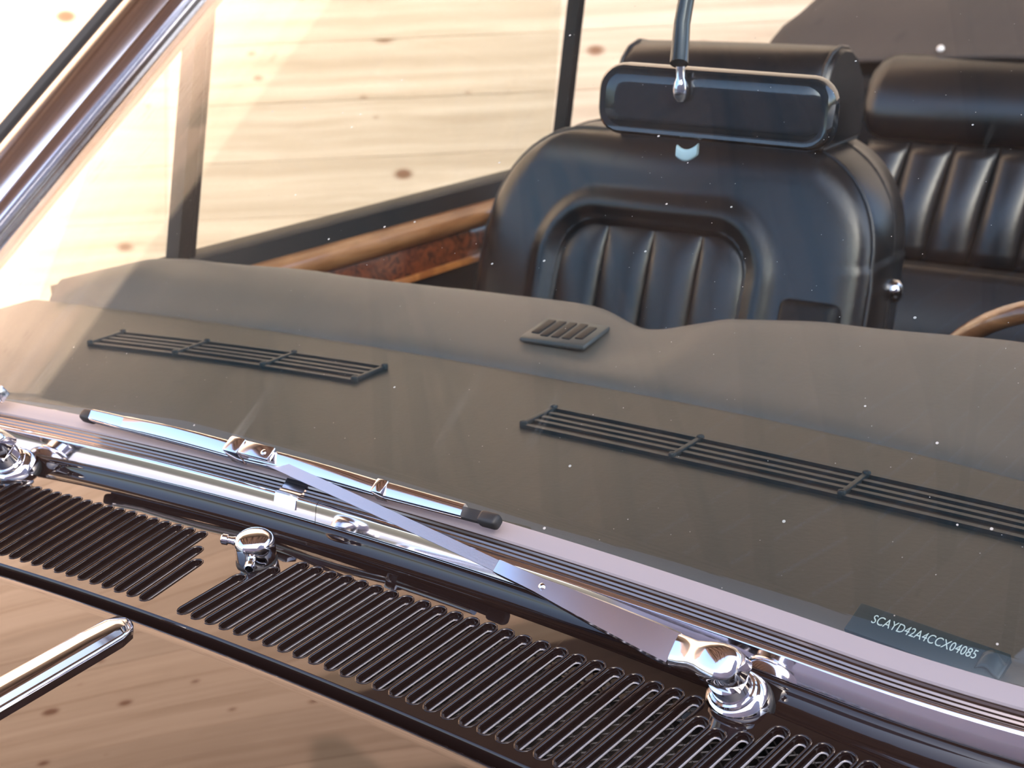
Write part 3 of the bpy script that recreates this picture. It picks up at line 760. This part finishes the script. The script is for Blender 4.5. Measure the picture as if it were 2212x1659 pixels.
# ---- seats
def seat_back(name, X, Y, ztop, zbot, W_, corner, rake, label, flute, nfl, parent=car, top_round=.055, depth=.125, bol=0.0):
    s = empty(name, (X, Y, zbot), parent); s['label'] = label
    H = ztop - zbot; tr = math.tan(R(rake))
    fx0, fx1, fz0, fz1, fr = flute      # flute panel in local x, z
    def hw(z):
        d = z - (H - corner)
        if d <= 0: return W_ + .012 * (1 - z / H)
        return W_ - corner + corner * math.sqrt(max(0, 1 - (min(d, corner * .9995) / corner) ** 2))
    def sd_panel(x, z):                 # signed distance to the rounded flute panel
        cx_, cz_ = (fx0 + fx1) / 2, (fz0 + fz1) / 2
        qx = abs(x - cx_) - (fx1 - fx0) / 2 + fr; qz = abs(z - cz_) - (fz1 - fz0) / 2 + fr
        return math.hypot(max(qx, 0), max(qz, 0)) + min(max(qx, qz), 0) - fr
    def front(x, z):
        e = min(hw(z) - abs(x), H - z)
        rr = .05
        y = 0.0
        if e < rr: y += rr * .55 * (1 - math.sqrt(max(0, 1 - (1 - max(e, 0) / rr) ** 2)))
        y -= .012 * (1 - (x / W_) ** 2)
        d = sd_panel(x, z)
        if d < 0: y += .010 * min(1, -d / .012)
        elif d < .05: y -= .010 * math.sin(math.pi * d / .05) ** 2
        return y + z * tr
    body_bm = bmesh.new()
    nx, nz = 88, 96
    zz = [H * (1 - (1 - j / nz) ** 1.25) for j in range(nz + 1)]
    g = []
    for j in range(nz + 1):
        z = zz[j]; h = hw(z); g.append([body_bm.verts.new((h * (2 * i / nx - 1), front(h * (2 * i / nx - 1), z), z)) for i in range(nx + 1)])
    for j in range(nz):
        for i in range(nx): body_bm.faces.new((g[j][i], g[j][i + 1], g[j + 1][i + 1], g[j + 1][i]))
    # sides, top and back
    rim_v = [g[j][0] for j in range(nz + 1)] + [g[nz][i] for i in range(1, nx)] + [g[j][nx] for j in range(nz, -1, -1)]
    prev = rim_v
    for off, sc_ in ((.012, 1.012), (depth * .5, 1.014), (depth * .86, 1.004), (depth, .96)):
        cur = []
        for v in rim_v:
            x, z = v.co.x, v.co.z
            cur.append(body_bm.verts.new((x * sc_, z * tr + .0275 + off, H / 2 + (z - H / 2) * (1 + (sc_ - 1) * .8))))
        for a in range(len(rim_v) - 1): body_bm.faces.new((prev[a], prev[a + 1], cur[a + 1], cur[a]))
        prev = cur
    m_ = len(prev)
    for a in range(m_ // 2 - 1): body_bm.faces.new((prev[a], prev[a + 1], prev[m_ - 2 - a], prev[m_ - 1 - a]))
    from_bm('backrest', body_bm, LEATHER, s, ang=50)
    # flutes: padded rolls inside the panel
    pw = (fx1 - fx0) / nfl
    for k in range(nfl):
        a0 = fx0 + pw * k
        def fl_(u, v, a0=a0):
            x = a0 + pw * u
            # the ends follow the rounded corners of the panel
            dxl = max(0, fr - min(x - fx0, fx1 - x)); ztop_ = fz1 - (fr - math.sqrt(max(0, fr * fr - dxl * dxl)))
            z = fz0 + (ztop_ - .006 - fz0) * v
            bul = .0125 * math.sqrt(max(0, 1 - (2 * u - 1) ** 2)) * min(1, math.sqrt(max(0, (1 - v) * 9)))
            base = -.012 * (1 - (x / W_) ** 2) + .0095 + z * tr
            return (x, base - bul, z)
        surf('flute', fl_, [.5 - .5 * math.cos(math.pi * i / 12) for i in range(13)], [0, .1, .25, .4, .55, .68, .78, .86, .92, .96, .985, 1], LEATHER, s, .002)
    # welts: round the fluted panel and along both front edges
    pts = []
    for k in range(25): pts.append((fx0, fz0 + (fz1 - fr - fz0) * k / 24))
    for k in range(1, 9): a = math.pi / 2 * k / 8; pts.append((fx0 + fr - fr * math.cos(a), fz1 - fr + fr * math.sin(a)))
    for k in range(1, 12): pts.append((fx0 + fr + (fx1 - fx0 - 2 * fr) * k / 11, fz1))
    for k in range(1, 9): a = math.pi / 2 * k / 8; pts.append((fx1 - fr + fr * math.sin(a), fz1 - fr + fr * math.cos(a)))
    for k in range(1, 25): pts.append((fx1, fz1 - fr - (fz1 - fr - fz0) * k / 24))
    tube('welt', [(x, -.012 * (1 - (x / W_) ** 2) + z * tr + .003, z) for x, z in pts], .0030, LEATHER, s, n=8, up=(0, 1, 0))
    pts = []
    for sx in (-1,):
        pass
    ed = [(-hw(z), z) for z in lin(.0, H - corner, 14)]
    ed += [(-(W_ - corner) - corner * math.cos(a), H - corner + corner * math.sin(a)) for a in lin(.08, math.pi / 2, 12)]
    ed += [(x, H) for x in lin(-(W_ - corner), W_ - corner, 12)[1:]]
    ed += [((W_ - corner) + corner * math.sin(a), H - corner + corner * math.cos(a)) for a in lin(.08, math.pi / 2, 12)]
    ed += [(hw(z), z) for z in lin(H - corner, 0, 14)[1:]]
    tube('edge_welt', [(x * 1.004, z * tr + .0275, z * 1.002) for x, z in ed], .0032, LEATHER, s, n=8, up=(0, 1, 0))
    tube('side_welt', [(x * 1.012, z * tr + .0275 + depth * .52, H / 2 + (z - H / 2) * 1.011) for x, z in ed], .0022, LEATHER2, s, n=8, up=(0, 1, 0))
    return s, H, tr

def headrest(s, H, tr, w, x0, zlo, zhi, y0, dep):
    # extruded rounded section with welted end caps
    prof = []
    h = zhi - zlo
    for a, b in ((0, 0), (-.012, .02), (-.016, h * .35), (-.012, h * .62), (.004, h * .84), (.024, h * .95), (.05, h), (.075, h * .97), (.098, h * .86), (dep * .96, h * .62), (dep, h * .3), (dep * .9, 0)):
        prof.append((a, b))
    path = [(Vector((x0 + x, y0, zlo)), Vector((0, 1, 0)), Vector((0, 0, 1))) for x in (-w, -w + .006, -w + .02, -w * .5, 0, w * .5, w - .02, w - .006, w)]
    sc = [.90, .965, 1, 1.01, 1.01, 1.01, 1, .965, .90]
    cxm, czm = dep / 2, h / 2
    hr = sweep('headrest', path, lambda i: [(cxm + (a - cxm) * sc[i], czm + (b - czm) * sc[i]) for a, b in prof], LEATHER, s, ang=50)
    for e in (-w + .008, w - .008):
        pp = [Vector((x0 + e, y0 + cxm + (a - cxm) * .985, zlo + czm + (b - czm) * .985)) for a, b in prof]
        tube('headrest_welt', pp + [pp[0]], .0028, LEATHER, s, n=8, up=(1, 0, 0))
    for e in (-.07, .07):
        tube('headrest_post', [Vector((x0 + e, y0 + dep * .5, zlo - .05)), Vector((x0 + e, y0 + dep * .5, zlo + .02))], .006, CHROME, s, up=(0, 1, 0))
    return hr

s, H, tr = seat_back('front_seat', -.373, 1.135, 1.078, .56, .317, .15, 21.5, 'black leather passenger seat with fluted centre and headrest', (-.162, .152, .02, .402, .06), 4)
headrest(s, H, tr, .168, .062, H - .005, H + .130, H * tr + .012, .125)
# folded centre armrest let into the inner edge, and the backrest release
boxm('armrest', (.212, .02, .02), (.298, .10, .350), LEATHER2, s, .012, 3, M=Matrix.Rotation(R(-21.5), 4, 'X') @ Matrix.Translation((0, -.038, 0)))
lathe('release_knob', [(.015, 0), (.0165, .005), (.015, .012), (.010, .017), (.002, .019)], CHROME, s, n=20, M=Matrix.Translation((.321, .33 * tr + .10, .325)) @ Matrix.Rotation(R(90), 4, 'Y'))
boxm('cushion', (-.33, -.48, -.26), (.33, .10, -.05), LEATHER, s, .05, 4)

s2, H2, tr2 = seat_back('front_seat', .47, 1.36, 1.09, .58, .335, .15, 15, 'black leather driver seat', (-.15, .15, .02, .37, .055), 4)
headrest(s2, H2, tr2, .165, 0, H2 - .005, H2 + .13, H2 * tr2 + .012, .125)
boxm('cushion', (-.33, -.48, -.26), (.33, .10, -.05), LEATHER, s2, .05, 4)

# rear seat: rolled top bolster above a fluted back
rs = empty('rear_seat', (.05, 2.2, .385), car); rs['label'] = 'black leather rear seat with wide flutes under a rolled bolster'
RW = .60
def rlean(z): return .46 * (z - .15)
def bolster_prof(n=18):
    p = []
    for k in range(n):
        a = 2 * math.pi * k / n; p.append((.075 * math.cos(a) * (1 if math.cos(a) < 0 else 1.1), .092 * math.sin(a)))
    return p
bw = [-RW, -RW + .004, -RW + .018, -RW + .045, -.4, -.2, 0, .2, .4, RW - .045, RW - .018, RW - .004, RW]
bs_ = [.45, .70, .9, 1, 1, 1, 1, 1, 1, 1, .9, .7, .45]
sweep('bolster', [(Vector((x, rlean(.60) + .045, .595)), Vector((0, math.cos(R(24)), math.sin(R(24)) * -.2)), Vector((0, math.sin(R(24)), math.cos(R(24))))) for x in bw], lambda i: [(a * bs_[i], b * bs_[i]) for a, b in bolster_prof()], LEATHER, rs, ang=60)
nf = 13; fw = 2 * (RW - .01) / nf
for k in range(nf):
    a0 = -RW + .01 + fw * k
    surf('flute', lambda u, v, a0=a0: (a0 + fw * u + .02 * v, rlean(.31 + .21 * v) - .030 * math.sqrt(max(0, 1 - (2 * u - 1) ** 2)) * (.55 + .45 * math.sin(math.pi * min(1, v * 1.02))), .31 + .21 * v), [.5 - .5 * math.cos(math.pi * i / 12) for i in range(13)], lin(0, 1, 10), LEATHER, rs, .003)
boxm('seat_base_back', (-RW, .02, .0), (RW, .14, .60), LEATHER2, rs, .03, 3, M=Matrix.Rotation(R(-24.7), 4, 'X') @ Matrix.Translation((0, .0, .08)))
surf('lumbar_panel', lambda x, v: (x, rlean(.06 + .25 * v) - .035 - .022 * math.sin(math.pi * v), .06 + .25 * v), lin(-RW, RW, 20), lin(0, 1, 12), LEATHER, rs, .006)
boxm('cushion', (-RW, -.55, -.10), (RW, -.02, .07), LEATHER, rs, .05, 4)

# folded convertible top under its cover
tc_ = empty('folded_top_cover', (.0, 2.62, .95), car); tc_['label'] = 'dark brown fabric cover over the folded convertible top'
def cover(q, t):
    # t: 0 front hem .. 1 rear
    e = 1 - max(0, abs(q) - .80) / .20
    e = math.sqrt(max(0, 1 - (1 - e) ** 2)) if e < 1 else 1
    x = q * .90
    y = -.16 + .62 * t + .07 * (q * q)
    prof = interp(t, [(0, .105), (.05, .12), (.25, .195), (.5, .24), (.75, .20), (1, .05)])
    sag = -.012 * math.sin(6 * q) * (1 - t)
    return (x, y, prof * (.45 + .55 * e) + sag)
cv = surf('cover', cover, lin(-1, 1, 61), [0, .02, .05, .1, .16, .25, .35, .45, .55, .65, .75, .85, .93, 1], FABRIC, tc_, .006)
tube('hem', [Vector(cover(q, 0)) for q in lin(-1, 1, 41)], .006, FABRIC, tc_, n=8)
for q in (-.47, -.1, .3):
    p = Vector(cover(q, .03))
    lathe('stud', [(.008, 0), (.008, .003), (.005, .006), (.001, .007)], STUD, tc_, n=14, M=Matrix.Translation(p + Vector((0, -.006, .006))) @ Matrix.Rotation(R(60), 4, 'X'))
boxm('stowage_box', (-.78, -.10, -.35), (.78, .42, .06), CARPET, tc_, .01)

# ---- rear view mirror
mir = empty('rear_view_mirror', (.066, .655, 1.243), car); mir['label'] = 'black rear view mirror hanging on a stalk in front of the headrest'
mrot = Matrix.Rotation(R(10), 4, 'Z') @ Matrix.Rotation(R(-6), 4, 'X') @ Matrix.Rotation(R(3.0), 4, 'Y')
def mir_sweep(nm, rings, mat, parent, cap=True):
    V, F = [], []; n = None
    for w_, h_, r, y in rings:
        p = rrect(w_, h_, r, 6); n = len(p)
        V += [mrot @ Vector((a, y, b)) for a, b in p]
    for i in range(len(rings) - 1):
        for k in range(n): F.append((i * n + k, i * n + (k + 1) % n, (i + 1) * n + (k + 1) % n, (i + 1) * n + k))
    F += [tuple(range(n)), tuple((len(rings) - 1) * n + k for k in range(n))]
    return mesh(nm, V, F, mat, parent, ang=35)
mir_sweep('housing', [(.206, .050, .018, -.0085), (.214, .057, .020, -.0095), (.219, .062, .022, -.006), (.223, .066, .024, .004), (.223, .066, .024, .012), (.219, .062, .022, .014)], MIRRORBACK, mir)
mir_sweep('back_panel', [(.180, .028, .012, -.0110), (.195, .042, .015, -.0105), (.204, .048, .017, -.0086)], MIRRORBACK, mir)
mir_sweep('reflector', [(.215, .058, .020, .0141), (.215, .058, .020, .0155)], CHROME, mir)
O = Vector(mir.location)
st0 = mrot @ Vector((-.030, -.020, .030))
stalk = [Vector((.040, .735, 1.432)) - O, Vector((.036, .700, 1.40)) - O, Vector((.034, .672, 1.36)) - O, Vector((.034, .655, 1.315)) - O, st0 + Vector((.002, 0, .006))]
rr_ = [.0085, .0075, .0072, .0076, .0085]
tube('stalk', stalk, lambda i: rr_[i], simple('stalk_black', (.02, .03, .034), .25, coat=.4), mir, n=14, up=(1, 0, 0))
lathe('ball_joint', [(.001, -.012), (.004, -.0112), (.0068, -.007), (.0075, 0), (.0060, .006), (.0042, .010), (.0042, .020)], STEEL, mir, n=18, M=Matrix.Translation(st0 + Vector((.004, -.001, -.016))))
sweep('dip_lever', [(mrot @ Vector((-.030 + .020 * t, -.004, -.034 - .012 * math.sin(math.pi * (.25 + .6 * t)))), mrot.to_3x3() @ Vector((0, 1, 0)), mrot.to_3x3() @ Vector((0, 0, 1))) for t in lin(0, 1, 8)], rrect(.006, .011, .0025, 3), LEVER, mir, ang=50)

# ---- steering wheel
sw_ = empty('steering_wheel', (.368, .93, .862), car); sw_['label'] = 'wooden rimmed steering wheel at the edge of the dash'
Ms = Matrix.Rotation(R(24), 4, 'X')
pts = [Ms @ Vector((.198 * math.cos(a), 0, .198 * math.sin(a))) for a in lin(0, 2 * math.pi, 65)]
V, F = [], []
for i in range(64):
    a = 2 * math.pi * i / 64
    for k in range(12):
        b = 2 * math.pi * k / 12; rr = .198 + .0105 * math.cos(b)
        V.append(Ms @ Vector((rr * math.cos(a), .0125 * math.sin(b), rr * math.sin(a))))
for i in range(64):
    for k in range(12): F.append((i * 12 + k, ((i + 1) % 64) * 12 + k, ((i + 1) % 64) * 12 + (k + 1) % 12, i * 12 + (k + 1) % 12))
mesh('rim', V, F, RIMWOOD, sw_, ang=80, label='glossy wooden rim')
for a in (200, 340):
    tube('spoke', [Ms @ Vector((.03 * math.cos(R(a)), -.02, .03 * math.sin(R(a)))), Ms @ Vector((.195 * math.cos(R(a)), 0, .195 * math.sin(R(a))))], .007, LEATHER2, sw_, up=(0, 1, 0))
lathe('hub', [(.042, -.03), (.046, -.02), (.046, .01), (.03, .02), (.005, .022)], LEATHER2, sw_, M=Ms @ Matrix.Rotation(R(90), 4, 'X'))
tube('column', [Ms @ Vector((0, .0, 0)), Ms @ Vector((0, -.35, 0))], .028, LEATHER2, sw_)
